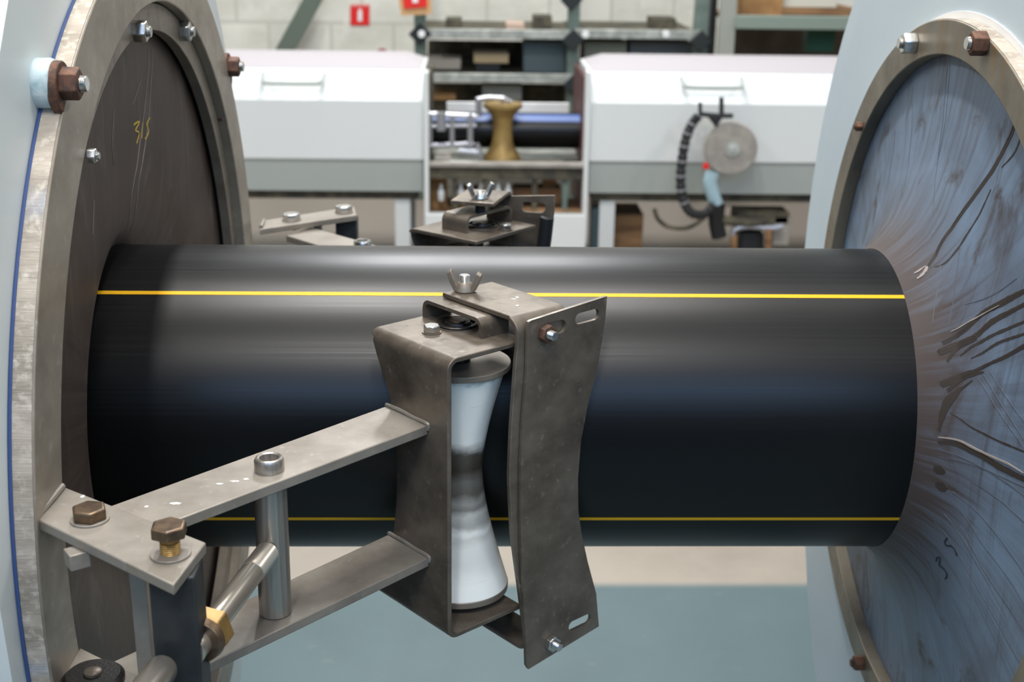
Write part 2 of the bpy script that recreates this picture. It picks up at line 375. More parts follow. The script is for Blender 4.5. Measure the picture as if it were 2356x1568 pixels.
def ribbon(pxs, wpx, prof, sgn, m, parent, name, lift=.0006, n=6, taper=True):
    """a mark lying on the rubber sheet"""
    P = smooth([on_seal(x, y, prof) for x, y in pxs], n); bm = B(); rows = []
    for i, p in enumerate(P):
        t = (P[min(i+1, len(P)-1)]-P[max(i-1, 0)]); t.x = 0; t.normalize(); q = Vector((0, -t.z, t.y)); u = i/(len(P)-1)
        w = wpx*.00042*(.35+.65*math.sin(PI*min(1, max(0, u*.9+.08))) if taper else 1)*(1+.25*random.uniform(-1, 1)*(1 if taper else 0))
        row = []
        for s in (-1, 1):
            v = p+q*w*s; v.x = seal_x(prof, math.hypot(v.y, v.z))+sgn*lift; row.append(bm.verts.new(v))
        row.append(bm.verts.new(row[1].co+Vector((-sgn*.0008, 0, 0)))); row.append(bm.verts.new(row[0].co+Vector((-sgn*.0008, 0, 0))))
        rows.append(row)
    for a, b_ in zip(rows, rows[1:]):
        for k in range(4): quadface(bm, [a[k], a[(k+1) % 4], b_[(k+1) % 4], b_[k]])
    quadface(bm, rows[0]); quadface(bm, rows[-1])
    return obj(name, bm, m, parent)

YZ = lambda X: Matrix(((0, 0, 1, X), (1, 0, 0, 0), (0, 1, 0, 0), (0, 0, 0, 1)))
# ---- left tank
lt = thing('water_tank', 'pale grey tank at the left with a rusty-nutted steel clamping ring and brown rubber seal', 'tank', (-.8, 0, FL))
hole = [(.40*math.cos(2*PI*k/96), .40*math.sin(2*PI*k/96)) for k in range(96)]
bm = flat([flange_poly(1), hole], .016, YZ(-.4115)); obj('flange_plate', bm, tankpaint_l, lt, .002)
bm = B(); add_ring(bm, (-.403, 0, 0), (1, 0, 0), .0022, .4595, .405, 128); obj('paint_line', bm, bluepaint, lt)
bm = B(); add_lathe(bm, (-1.5, 0, 0), (1, 0, 0), [(0, .60), (1.08, .60), (1.08, .42), (0, .42)], 64, 'loop'); 
obj('tank_shell', bm, tankpaint_l, lt)
for dx in (-1.3, -.62):
    for sy in (-.34, .34):
        bm = B(); add_box(bm, (dx, sy, (FL-.50)/2), (.07, .07, abs(FL)-.50)); obj('leg', bm, tankpaint_l, lt, .003)
bm = B(); add_ring(bm, (-.4008, 0, .001), (1, 0, 0), .0153, .457, .3985, 200); cr_ = obj('clamping_ring', bm, ringsteel, lt, .0012)
bm = B(); add_ring(bm, (-.4012, 0, .001), (1, 0, 0), .0140, .4577, .4565, 200); obj('cut_edge', bm, steel_edge, cr_)
bm = B(); add_ring(bm, (-.4085, 0, 0), (1, 0, 0), .012, .3982, .372, 200); ir = obj('inner_ring', bm, steel, lt, .0008)
sp = seal_profile(1)
bm = B(); add_lathe(bm, (0, 0, 0), (1, 0, 0), sp+[(x-.003, r) for x, r in sp[::-1]], 192, 'loop'); seal_l = obj('rubber_seal', bm, seal_brown, lt)
for px, py, rr, m_, ph in ((314, 72, .0105, zinc, .2), (419, 72, .0105, zinc, .5), (207, 358, .0062, zinc, .1), (506, 270, .0050, rust, 0), (553, 556, .005, bronze, 0)):
    P = onX(px-4, py, -.385 if px < 250 else -.3965); nutted_bolt(ir if px > 250 else cr_, P.x-.0005, P.y, P.z, 1, rr, rr*1.15, rr*.35, m_, zinc, ph)
for px, py in ((146, 192), (528, 153)):   # welded lugs with through bolts on the flange, rusty nuts
    P = onX(px, py, -.385); ax = Vector((1, 0, 0))
    bm = B(); add_cyl(bm, (-.408, P.y, P.z), (-.391, P.y, P.z), .0185, 40); lug = obj('lug', bm, M('lug_paint', (.52, .62, .64), .6, 0, .4, noise=[(40, (.22, .40, .42), .45, .62), (25, (.62, .68, .68), .5, .6)], bump=(120, .4, .002)), lt, .002)
    bm = B(); add_cyl(bm, (-.3925, P.y+.002, P.z-.003), (-.3855, P.y+.002, P.z-.003), .0195, 40); add_cyl(bm, (-.3920, P.y+.006, P.z-.014), (-.3860, P.y+.006, P.z-.014), .0155, 28)
    obj('washer', bm, rust, lug, .0012)
    bm = B(); add_hex(bm, (-.3860, P.y, P.z), (1, 0, 0), .0125, .0135, .35); n_ = obj('rusty_nut', bm, rust, lug, .0008)
    bm = B(); add_thread(bm, (-.374, P.y, P.z), (-.3675, P.y, P.z), .0062); obj('stud', bm, zinc, lug)
# yellow chalk number 3 1 5 written on the seal
for name, pts in (('chalk_digit', [(307, 287), (313, 282), (320, 280), (315, 291), (311, 300), (317, 303), (319, 310), (316, 322), (314, 330)]), ('chalk_digit', [(328, 282), (326.5, 300), (325.5, 318)]),
                  ('chalk_digit', [(344, 271), (339, 280), (337, 288), (340, 296), (341, 304), (337, 314), (333, 320)])):
    ribbon(pts, 2.0, sp, 1, chalk, seal_l, name, taper=False)
for pts, wd, m_ in (([(341, 110), (337, 200), (325, 300), (311, 400), (300, 470), (283, 545)], .9, scr_lite), ([(350, 112), (346, 200), (338, 300), (322, 400), (312, 480), (292, 552)], 1.0, scr_lite),
                    ([(325, 180), (305, 240)], .5, scr_lite), ([(262, 250), (258, 330), (262, 380)], .6, scr_lite), ([(216, 460), (213, 540)], .7, scr_lite)):
    ribbon(pts, wd, sp, 1, m_, seal_l, 'scratch')

# ---- right tank
rt = thing('water_tank', 'pale blue tank at the right with a steel clamping ring and scratched blue-grey rubber seal', 'tank', (.8, 0, FL))
hole = [(.37*math.cos(2*PI*k/96), .37*math.sin(2*PI*k/96)) for k in range(96)]
bm = flat([flange_poly(1), hole], .016, YZ(.4105)); obj('flange_plate', bm, tankpaint, rt, .002)
bm = B(); add_lathe(bm, (.4187, 0, 0), (1, 0, 0), [(0, .60), (1.05, .60), (1.05, .42), (0, .42)], 64, 'loop'); obj('tank_shell', bm, tankpaint, rt)
for dx in (.62, 1.3):
    for sy in (-.34, .34):
        bm = B(); add_box(bm, (dx, sy, (FL-.50)/2), (.07, .07, abs(FL)-.50)); obj('leg', bm, tankpaint, rt, .003)
ringm = M('stained_ring_steel', (.235, .205, .155), .45, .45, .5, noise=[((16, 16, 10), (.15, .13, .10), .38, .68), ((9, 60, 9), (.24, .165, .085), .56, .72)], rnoise=(40, .1), bump=(300, .12, .0005))
bm = B(); add_ring(bm, (XF, 0, .006), (1, 0, 0), .0155, .3855, .3515, 200); rr_ = obj('clamping_ring', bm, ringm, rt, .001)
bm = B(); add_ring(bm, (XF+.0014, 0, .006), (1, 0, 0), .0140, .3862, .3850, 200); obj('cut_edge', bm, steel_edge, rr_)
bm = B(); add_ring(bm, (XF+.0158, 0, .006), (1, 0, 0), .0015, .3935, .36, 160); obj('gasket', bm, signwhite, rt)
sp2 = seal_profile(-1)
bm = B(); add_lathe(bm, (0, 0, 0), (1, 0, 0), sp2+[(x+.003, r) for x, r in sp2[::-1]], 192, 'loop'); seal_r = obj('rubber_seal', bm, seal_blue, rt)
for px, py, r_, m_, ph in ((2106, 100, .0115, zinc, .25), (2268, 100, .0115, rust, .5), (1983, 291, .0062, rust, .1), (1986, 1524, .0095, rust, .4)):
    P = onX(px, py, XF); nutted_bolt(rr_, XF, P.y, P.z, -1, r_, r_*1.25, r_*.35, m_, zinc if r_ > .01 else m_, ph)
# gouges, scratches and marker digits on the blue sheet
for pts, wd in (([(2346, 262), (2320, 325), (2280, 395), (2220, 480), (2170, 552), (2135, 612)], 6.5), ([(2354, 300), (2335, 350), (2305, 385)], 3), ([(2280, 435), (2255, 490), (2215, 555), (2180, 600), (2150, 614)], 3.2),
               ([(2356, 670), (2310, 694), (2260, 722), (2225, 752), (2170, 790)], 9), ([(2356, 700), (2290, 735), (2250, 768), (2205, 800), (2180, 830)], 7), ([(2356, 740), (2290, 768), (2240, 795), (2210, 818)], 3.5),
               ([(2350, 770), (2300, 787), (2260, 812), (2235, 824)], 3), ([(2356, 797), (2310, 822), (2260, 845), (2215, 870), (2180, 900)], 7), ([(2240, 778), (2190, 800), (2160, 812)], 14), ([(2262, 850), (2210, 868), (2165, 885)], 13),
               ([(2200, 905), (2172, 945), (2150, 990)], 12), ([(2230, 880), (2180, 915), (2160, 960)], 6), ([(2188, 950), (2240, 985), (2300, 1015), (2356, 1038)], 2.2), ([(2140, 1008), (2200, 1020), (2260, 1048), (2310, 1078), (2356, 1100)], 9)):
    if pts[-1][0] >= 2350: pts = pts+[(pts[-1][0]*2-pts[-2][0], pts[-1][1]*2-pts[-2][1])]
    if pts[0][0] >= 2340: pts = [(pts[0][0]*2-pts[1][0], pts[0][1]*2-pts[1][1])]+pts
    k_ = 1 if wd < 5 else max(3, int(wd/2.2))
    bmj = None
    for q in range(k_):
        o_ = (q-(k_-1)/2)*(wd/k_)*1.05; j_ = lambda: random.uniform(-1.3, 1.3)*(k_ > 1)
        a_, z_ = pts[0], pts[-1]; L_ = math.hypot(z_[0]-a_[0], z_[1]-a_[1]); nx, ny = -(z_[1]-a_[1])/L_, (z_[0]-a_[0])/L_
        ex = random.uniform(-.12, .12)*(k_ > 1)
        pp_ = [(x+nx*o_+j_()+(z_[0]-a_[0])*ex*(i_ == 0), y+ny*o_+j_()+(z_[1]-a_[1])*ex*(i_ == 0)) for i_, (x, y) in enumerate(pts)]
        ribbon(pp_, wd if k_ == 1 else wd/k_*random.uniform(.9, 1.6), sp2, -1, scr_dark, seal_r, 'gouge', n=10, lift=.0003+.00007*q)
for pts, wd in (([(2148, 1005), (2205, 1012), (2262, 1040), (2320, 1066), (2356, 1088)], 2.2), ([(2112, 640), (2128, 626), (2134, 612)], 4), ([(2105, 628), (2130, 612)], 3), ([(2190, 762), (2245, 732), (2300, 702)], 1.6)):
    ribbon(pts, wd, sp2, -1, scr_lite, seal_r, 'scratch', .0009)
for pts in ([(2180, 150), (2172, 250), (2160, 350), (2150, 440), (2140, 560)], [(2186, 150), (2178, 250), (2166, 330), (2156, 380)], [(2210, 560), (2200, 640), (2185, 740)], [(2165, 590), (2158, 660), (2146, 740)],
            [(2250, 870), (2300, 950), (2356, 1030)], [(2275, 850), (2320, 920), (2356, 970)], [(2262, 860), (2310, 940), (2352, 1005)], [(2160, 1050), (2240, 1070), (2356, 1120)], [(2140, 1030), (2230, 1060), (2330, 1120), (2356, 1140)],
            [(2200, 1160), (2260, 1250), (2320, 1330), (2356, 1390)], [(2150, 1200), (2230, 1320), (2300, 1440), (2356, 1540)], [(2190, 1130), (2260, 1190), (2330, 1280), (2356, 1320)], [(2170, 1180), (2250, 1300), (2320, 1430)],
            [(2240, 1110), (2300, 1150), (2356, 1200)], [(2210, 1210), (2270, 1320), (2356, 1450)], [(2220, 700), (2280, 680), (2340, 640)], [(2060, 300), (2050, 380), (2030, 480)], [(2100, 240), (2095, 330), (2082, 430)]):
    if pts[-1][0] >= 2350: pts = pts+[(pts[-1][0]*2-pts[-2][0], pts[-1][1]*2-pts[-2][1])]
    ribbon(pts, 1.0, sp2, -1, scr_mid, seal_r, 'scratch', .0003)
ribbon([(2160, 1070), (2164, 1090)], 12, sp2, -1, scr_dark, seal_r, 'stain'); ribbon([(2164, 1108), (2170, 1130)], 13, sp2, -1, scr_dark, seal_r, 'stain')
for pts in ([(2154, 1290), (2158, 1282), (2164, 1284), (2162, 1300), (2170, 1306), (2178, 1316), (2179, 1326), (2175, 1331)], [(2181, 1236), (2175, 1246), (2178, 1254), (2190, 1256), (2199, 1266), (2202, 1278)]):
    ribbon(pts, 1.8, sp2, -1, ink, seal_r, 'marker_digit', taper=False)

# ------------------------------------------------------------------ roller arms (front one and its mirror image behind the pipe)
N0 = Vector((-.103, -.260, .13)); E1 = Vector((math.cos(math.radians(-50)), math.sin(math.radians(-50)), 0)); E2 = Vector((-E1.y, E1.x, 0))
def Wp(a, b, c): return N0+E1*a+E2*b+Vector((0, 0, c))
def webloc(px, py): v = on(px, py, N0, E2)-N0; return v.dot(E1), v.z
def frontloc(px, py, a=.008): v = on(px, py, N0+E1*a, E1)-N0; return v.dot(E2), v.z
def interp(tab, x):
    if x <= tab[0][0]: return tab[0][1]
    for (a, fa), (b_, fb) in zip(tab, tab[1:]):
        if x <= b_: return fa+(fb-fa)*(x-a)/(b_-a)
    return tab[-1][1]
def bent(path, t, lo, hi, place):
    """bent sheet: path = 2-D centre line, lo/hi(i) = width limits, place(p, s) -> world"""
    n = len(path); offs = []
    for i in range(n):
        a = Vector(path[max(i-1, 0)]); b_ = Vector(path[min(i+1, n-1)]); d = (b_-a).normalized(); q = Vector((-d.y, d.x)); offs.append(q)
    bm = B(); rows = []
    for i, p in enumerate(path):
        p = Vector(p); row = []
        for s, k in ((lo(i, p), -1), (hi(i, p), -1), (hi(i, p), 1), (lo(i, p), 1)): row.append(bm.verts.new(place(p+offs[i]*k*t/2, s)))
        rows.append(row)
    for a, b_ in zip(rows, rows[1:]):
        for k in range(4): quadface(bm, [a[k], a[(k+1) % 4], b_[(k+1) % 4], b_[k]])
    quadface(bm, rows[0]); quadface(bm, rows[-1][::-1]); return bm
def arc(c, r, a0, a1, n=7): return [(c[0]+r*math.cos(math.radians(a0+(a1-a0)*k/n)), c[1]+r*math.sin(math.radians(a0+(a1-a0)*k/n))) for k in range(n+1)]
def roller_arm(label, T, rear):
    root_loc = T(Vector((-.28, -.50, -.1)))
    root = thing('pipe_guide', label, 'pipe guide', root_loc)
    def ob(name, bm, m, parent=root, bev=.0008, label=None): return obj(name, bm, m, parent, bev, 2, label, T)
    up = Vector((0, 0, 1))
    # --- mounting plate welded to the clamping ring, upper and lower
    zt = .075
    def P2(px, py, z): p = onZ(px, py, z); return p
    A, Bc, Cc, D = P2(160, 1118, zt), P2(73, 1193, zt), P2(399, 1345, zt), P2(474, 1247, zt)
    A.x = min(A.x, -.386); Bc.x = -.388
    for z0, nm in ((0, 'mounting_plate'), (-.137, 'mounting_plate')):
        bm = B(); add_prism(bm, [p+up*z0 for p in (A, Bc, Cc, D)], (0, 0, -.008)); ob(nm, bm, steel_lt, bev=.001)
    # weld bead
    bm = B(); add_tube(bm, smooth([A+Vector((.001, -.004, .002)), (A+Bc)/2+Vector((.001, 0, .002)), Bc+Vector((0, .004, .001))], 6), .0025, 8); ob('weld', bm, steel_lt, bev=0)
    # --- arms
    za = .0635
    a0, a1 = P2(268, 1158, za), P2(373, 1207, za)
    b0, b1 = Wp(-.087, 0, 0), Wp(-.027, 0, 0); b0.z = b1.z = za
    d = (b0-a0).normalized(); a0b, a1b = a0-d*.01, a1-d*.03
    bm = B(); add_prism(bm, [a0b, a1b, b1, b0], (0, 0, -.009)); ob('upper_arm', bm, steel_lt, bev=.001)
    zl = -.064
    dz = Vector((0, 0, zl-za))
    bm = B(); add_prism(bm, [a0b+dz-d*.03, a1b+dz-d*.03, b1+dz, b0+dz], (0, 0, -.009)); ob('lower_arm', bm, steel_lt, bev=.001)
    for z_ in (za, zl):
        bm = B(); q0 = Vector((b0.x, b0.y, z_+.001)); q1 = Vector((b1.x, b1.y, z_+.001)); off = -E2*.0004
        add_tube(bm, smooth([q0+off, (q0*2+q1)/3+off+up*.001, (q0+q1*2)/3+off, q1+off, q1+off+up*-.005], 5), .0020, 8); ob('weld', bm, steel_lt, bev=0)
    if not rear:   # dabs of dried white paint
        for px, py, l_, w_, z_ in ((505, 1113, 9, 2.5, za), (540, 1107, 12, 2.5, za), (566, 1102, 7, 3, za), (404, 1158, 14, 3, za), (337, 1165, 5, 2.5, za), (190, 1142, 5, 3.5, zt), (1182, 688, 8, 2.5, N0.z+.0225), (1190, 684, 6, 3.5, N0.z+.0225), (1190, 703, 6, 3, N0.z+.0225)):
            p = onZ(px, py, z_); bm = B(); n_ = 14; sd_ = random.random()*9
            add_prism(bm, [p+(RT*math.cos(2*PI*k/n_)*l_+Vector((0, 1, 0))*math.sin(2*PI*k/n_)*w_*2.2)*.00033*(1+.25*math.sin(3*k+sd_))+Vector((0, 0, 1))*-.0002 for k in range(n_)], (0, 0, .0005))
            for v in bm.verts: v.co.z = z_+(.0003 if v.co.z > p.z else -.0002)
            ob('paint_mark', bm, dabw, bev=0, label='dried white paint dab')
    # --- upright post between the arms and its collar
    c = onZ(620, 1080, za); c = Vector((c.x, c.y, 0)); low = onZ(634, 1408, zl); low = Vector((low.x, low.y, zl)); top = Vector((c.x, c.y, za-.0095))
    bm = B(); add_lathe(bm, low, top-low, [(0, .0118), (.0012, .0132), ((top-low).length, .0132)], 64); ob('post', bm, turned, bev=0)
    ax_ = (top-low).normalized(); bm = B(); cb = Vector((c.x, c.y, za))
    add_lathe(bm, cb, (0, 0, 1), [(0, .0055), (0, .0118), (.0085, .0118), (.0105, .0108), (.0112, .0092), (.0105, .0076), (.003, .0070), (.002, .0055)], 48, 'loop'); add_cyl(bm, cb+up*-.002, cb+up*.003, .007, 24)
    ob('collar', bm, zinc if rear else turned, bev=0)
    # --- bolts in the mounting plate
    for (px, py, h0, m_) in ((207, 1195, 0, bronze if not rear else zinc), (393, 1275, .0125 if not rear else 0, bronze if not rear else zinc)):
        p = onZ(px, py, zt); bm = B(); add_hex(bm, p+up*(.0015+h0), up, .0125, .0085, .35 if h0 == 0 else .1); bo = ob('hex_bolt', bm, m_)
        if h0:
            bm = B(); add_lathe(bm, p+up*.001, up, [(0, .0062), (.011, .0062), (.0135, .0075)], 20); add_thread(bm, p, p+up*.0105, .0068); obj('shank', bm, brass, bo, T=T)
        bm = B(); add_ring(bm, p, up, .0016, .0135, .006, 40); obj('washer', bm, steel_lt, bo, .0004, T=T)
    # --- square column and thin back post below the plate
    cc = onZ(402, 1300, zt); cc = Vector((cc.x, cc.y, 0)); cx0 = onY(345, 1400, cc.y).x; cx1 = onY(457, 1400, cc.y).x
    xm = (cx0+cx1)/2; wd = cx1-cx0
    bm = B(); add_box(bm, (xm, cc.y+.012, -.055), (wd*.95, .028, .245), None); ob('column', bm, dark, bev=.0015)
    yb2 = cc.y+.055; p2 = onY(328, 1400, yb2)
    bm = B(); add_box(bm, (p2.x, yb2, .0), (.0115, .012, .134), None); ob('spacer_bar', bm, steel_lt, bev=.001)
    nb_ = onZ(178, 1282, zt-.014); bm = B(); add_box(bm, nb_, (.014, .014, .012), rotz(.6)); ob('block_nut', bm, steel_lt)
    # --- hub on the lower plate
    hb = onZ(215, 1556, -.058); bm = B(); add_lathe(bm, hb-up*.006, up, [(0, .0225), (.006, .0225), (.009, .0195), (.009, 0)], 40); hub = ob('hub', bm, blacksteel, bev=0)
    bm = B(); add_lathe(bm, hb+up*.003, up, [(0, .0065), (.002, .0065), (.003, .005), (.003, 0)], 24); obj('rivet', bm, steel_dk, hub, T=T)
    # --- adjusting rod from the column to the post, brass nuts
    pe = onY(617, 1268, c.y-.013); ps = onY(478, 1452, cc.y+.032)
    dr = (pe-ps).normalized(); bm = B(); L_ = (pe-ps).length
    prof = [(-.03, .0092), (L_*.70, .0092)]; k = 18
    for i in range(k): prof += [(L_*(.70+.29*i/k), .0096), (L_*(.70+.29*(i+.5)/k), .0088)]
    add_lathe(bm, ps, dr, prof+[(L_*.99, .0085)], 40); rod = ob('adjusting_rod', bm, chrome, bev=0)
    bm = B(); add_hex(bm, ps-dr*.010, dr, .0175, .018, .2); ob('brass_nut', bm, brass, rod)
    bm = B(); add_lathe(bm, ps-dr*.017, dr, [(0, .0150), (.007, .0165)], 40); ob('brass_collar', bm, bronze, rod)
    q0 = ps-dr*.055; q0 = onY(368, 1546, cc.y-.018); d2 = dr
    bm = B(); add_lathe(bm, q0-d2*.055, d2, [(0, .0105), (.058, .0105), (.061, .0095)], 40); rod2 = ob('rod_end', bm, chrome, bev=0)
    bm = B(); add_hex(bm, q0-d2*.072, d2, .0175, .02, .1); ob('brass_nut', bm, brass, rod2)
    # --- U-shaped bracket of bent sheet; web edge cut to clear the pipe
    t = .0045; H = -.267; r0 = .011
    hollow = [(-.262, -.111), (-.245, -.104), (-.22, -.091), (-.193, -.081), (-.165, -.0765), (-.146, -.0745), (-.112, -.0738), (-.09, -.0752), (-.071, -.0785), (-.055, -.084), (-.041, -.0905), (-.028, -.098), (-.016, -.1045), (-.008, -.107)]
    path = [(.089, -t/2), (.06, -t/2), (.035, -t/2)] + arc((r0, -r0), r0-t/2, 90, 180) + [(t/2, -.012-.24*k/26) for k in range(1, 26)] + arc((r0, H+r0), r0-t/2, 180, 270) + [(.035, H+t/2), (.06, H+t/2), (.088, H+t/2)]
    def lo(i, p): return interp(hollow, p[1]) if p[0] < .012 and H+.012 < p[1] < -.006 else (-.112 if p[1] > -.1 else -.1115)
    if rear: path = [(x_+.018 if x_ > .08 else x_, y_) for x_, y_ in path]
    bm = bent(path, t, lo, lambda i, p: 0.0, lambda p, s: Wp(s, p.x, p.y)); br_ = ob('bracket', bm, steel_dk)
    # --- roller
    ra, rb = -.056, .060; zc = N0.z
    waist = []
    for k in range(41):
        z_ = -.1195+.2155*k/40; zw = z_+.004
        rr = .0205+(.0245*(1-math.cos(min(1.0, abs(zw)/.115)*PI/2*1.0))**.85 if abs(zw) > .0 else 0); waist.append((z_, min(rr, .0455)))
    base = Wp(ra, rb, 0); base = Vector((base.x, base.y, 0))
    ro = thing_child('roller', root, T(base))
    bm = B(); add_lathe(bm, base, up, [(-.1195, .02)]+waist+[(.096, .02)], 96); obj('roller_body', bm, nyl if not rear else brassr, ro, T=T)
    for z0_, z1_ in ((.0962, .1015), (-.126, -.1197)):
        bm = B(); add_lathe(bm, base, up, [(z0_, .0455), (z1_, .0455)], 96); obj('end_disc', bm, steel, ro, .0006, T=T)
    bm = B(); add_cyl(bm, base+up*-.135, base+up*.1275, .009, 24); obj('axle', bm, blacksteel, ro, T=T)
    # --- bearing cap and bolt on the top plate
    cap = Wp(-.070, .068, 0) if not rear else Wp(-.047, .062, 0)
    bm = B(); add_lathe(bm, cap, up, [(0, .0195), (.0022, .0195), (.0030, .0185), (.0030, .0160), (.0012, .0150), (.0012, .0125), (.0042, .0115), (.0048, 0)], 48); ob('bearing_cap', bm, blacksteel, bev=0)
    bm = B(); add_lathe(bm, cap, up, [(0, .021), (.0008, .021), (.0008, .0195)], 48); ob('bearing_rim', bm, steel_dk, bev=0)
    bm = B(); add_lathe(bm, cap+up*.0045, up, [(0, .0075), (.0008, .0073), (.001, 0)], 32); ob('axle_end', bm, bronze, bev=0)
    hb2 = Wp(-.067, .036, 0) if not rear else Wp(-.045, .096, 0)
    bm = B(); add_hex(bm, hb2+up*.0012, up, .0078, .0062, .2); hb_ = ob('hex_bolt', bm, zinc, bev=.0004, label='zinc plated bolt')
    bm = B(); add_ring(bm, hb2, up, .0012, .0088, .004, 32); obj('washer', bm, steel_dk, hb_, T=T)
    # --- small bridge of bent strip straddling the bearing cap
    t2 = .0035; hgt = .0175 if not rear else .020; r2 = .009; x0, x1 = (-.110, -.026) if not rear else (-.090, -.004)
    path = [(x0+t2/2, .0), (x0+t2/2, hgt-r2)] + arc((x0+r2, hgt-r2), r2-t2/2, 180, 90)+[((x0+x1)/2, hgt-t2/2)] + arc((x1-r2, hgt-r2), r2-t2/2, 90, 0) + [(x1-t2/2, 0)]
    bm = bent(path, t2, lambda i, p: .059 if not rear else .036, lambda i, p: .091 if not rear else .074, lambda p, s: Wp(p.x, s, p.y)); ob('bridge', bm, steel_dk, bev=.0005)
    # --- outer guard strap, C-shaped, held by a wing nut
    zs = .0225 if not rear else .0355; t3 = .0045; xs = .0065 if not rear else .0020; r3 = .014; zb = -.3135
    S1, S2, SO, sa, sb0 = E1, E2, N0, 0, 0
    if rear: S1 = E1*.914-E2*.407; S2 = E1*.407+E2*.914; SO = Wp(-.089, .048, 0); sa, sb0 = .083, -.048
    def Sp(a, b_, c): return SO+S1*(a+sa)+S2*(b_+sb0)+Vector((0, 0, c))
    ledge = sorted([frontloc(px, py, .006)[::-1] for px, py in ((1190, 800), (1187, 823), (1176, 983), (1171, 1100), (1178, 1235), (1195, 1360), (1207, 1453), (1212, 1515))])
    xe = -.100 if not rear else -.083
    path = [(xe, zs-t3/2), (-.07, zs-t3/2), (-.04, zs-t3/2)] + arc((xs-r3, zs-r3), r3-t3/2, 90, 0) + [(xs-t3/2, zs-r3-(zs-zb-2*r3)*k/26) for k in range(1, 26)] + arc((xs-r3, zb+r3), r3-t3/2, 0, -90) + [(-.04, zb+t3/2), (-.075, zb+t3/2), (-.10, zb+t3/2)]
    sb = 0 if not rear else -.0265
    def slo(i, p): return sb+.0745 if p[1] > .012 and p[0] < -.005 else (interp(ledge, p[1]) if p[1] > zb+.012 else interp(ledge, zb)-.000)
    bm = bent(path, t3, slo, lambda i, p: (.1345 if not rear else .101) if p[1] > -.02 else (.128 if not rear else .101 if p[1] > zb+.02 else .130), lambda p, s: Sp(p.x, s, p.y)); ob('guard_strap', bm, steel_dk)
    # lower clamp below the bottom plate
    bm = B(); add_box(bm, Wp(-.056, .07, H-.012), (.03, .022, .022), rotz(math.radians(-50))); ob('lower_clamp', bm, steel_dk)
    # --- slotted guide plate bolted to the strap
    gp = [frontloc(px, py, .0105) for px, py in ((1215, 748), (1216, 741), (1222, 737), (1397, 681), (1393, 730), (1387, 775), (1375, 845), (1352, 935), (1337, 1015), (1330, 1100), (1331, 1175), (1338, 1225), (1352, 1290), (1372, 1365), (1378, 1440), (1216, 1539), (1211, 1530), (1209, 1453), (1205, 1391), (1200, 1270), (1198, 1180), (1199, 1060), (1204, 960), (1213, 860))]
    if rear:
        GX = lambda q: ((q[0]-.083)*.64+.094, q[1]+.006)
    else: GX = lambda q: q
    gp = [GX(q) for q in gp]
    c1_ = frontloc(1288, 748, .0105); c2_ = frontloc(1351, 728, .0105); d1 = Vector(frontloc(1385, 710, .0105))-Vector(frontloc(1320, 746, .0105))
    c3_ = frontloc(1334, 1431, .0105)
    s1 = slot(GX(frontloc(1274, 755, .0105)) if not rear else GX(frontloc(1320, 741, .0105)), (1, .0), .030, .0062); c2_ = GX(c2_); c3_ = GX(c3_); s2 = slot(c2_, (1, 0), .030, .0052)
    s3 = slot(frontloc(1278, 1468, .0105), (1, 0), .030, .0058); s4 = slot(c3_, (1, 0), .030, .0052)
    Mx = Matrix(((S2.x, 0, S1.x, 0), (S2.y, 0, S1.y, 0), (0, 1, 0, 0), (0, 0, 0, 1))); Mx.translation = Sp(xs+.0023, 0, 0)
    bm = flat([gp, s1, s2, s4] if not rear else [gp, s1, s4], .0035, Mx); gpo = ob('guide_plate', bm, steel_dk, bev=.0005)
    if rear:
        bm = B(); add_tube(bm, smooth([Sp(xs-.006, GX(frontloc(px, py, .0105))[0]-.006, GX(frontloc(px, py, .0105))[1]) for px, py in ((1390, 745), (1375, 845), (1337, 1015), (1331, 1175), (1352, 1290), (1376, 1400))], 5), .0085, 12); ob('edge_trim', bm, blackr, gpo, label='black rubber edge trim')
    for (px, py, m_) in ((1255, 766, rust), (1268, 1477, zinc)):
        u, v = GX(frontloc(px, py, .0115)); pc = Sp(xs+.0041, u, v)
        bm = B(); add_hex(bm, pc, S1, .0085, .0068, .3); nn = obj('hex_nut', bm, m_, gpo, .0004, 1, T=T)
        bm = B(); add_thread(bm, pc+S1*.005, pc+S1*.0135, .0042); obj('stud', bm, zinc, gpo, T=T)
    # --- wing nut
    wc = Wp(-.078, .091, zs) if not rear else Wp(-.058, .068, zs)
    v = onZ(1069, 670, N0.z+zs) if not rear else None
    if v: wc = v
    if rear: bm = B(); add_cyl(bm, wc-up*.018, wc-up*.004, .006, 20); ob('spacer_collar', bm, dark, bev=0); wc = wc+up*.0
    bm = B(); add_lathe(bm, wc, up, [(0, .0085), (.001, .0092), (.004, .0082), (.008, .0066), (.009, .0058)], 32)
    wd_ = (RT*.93+Vector((0, -.3, 0))).normalized(); wd_.z = 0; wd_.normalize(); sd = up.cross(wd_)
    for s in (-1, 1):
        prof = [(.0035, .0005, .0035), (.0075, .002, .0036), (.0105, .0075, .0033), (.0125, .0125, .0036), (.0145, .0175, .0030), (.0152, .0190, .0010)]
        rows = []
        for x_, z_, hw in prof:
            rows.append([bm.verts.new(wc+wd_*s*(x_+dx)+up*(z_+dz_)+sd*hw*k) for dx, dz_, k in ((-.0022, .0012, -1), (.0022, -.0012, -1), (.0022, -.0012, 1), (-.0022, .0012, 1))])
        for a_, b_ in zip(rows, rows[1:]):
            for k in range(4): quadface(bm, [a_[k], a_[(k+1) % 4], b_[(k+1) % 4], b_[k]])
        quadface(bm, rows[0]); quadface(bm, rows[-1])
    wn = ob('wing_nut', bm, zinc if rear else steel, bev=.0006)
    bm = B(); add_thread(bm, wc+up*.002, wc+up*(.016 if not rear else .010), .0050); obj('stud', bm, zinc, wn, T=T)
    return root
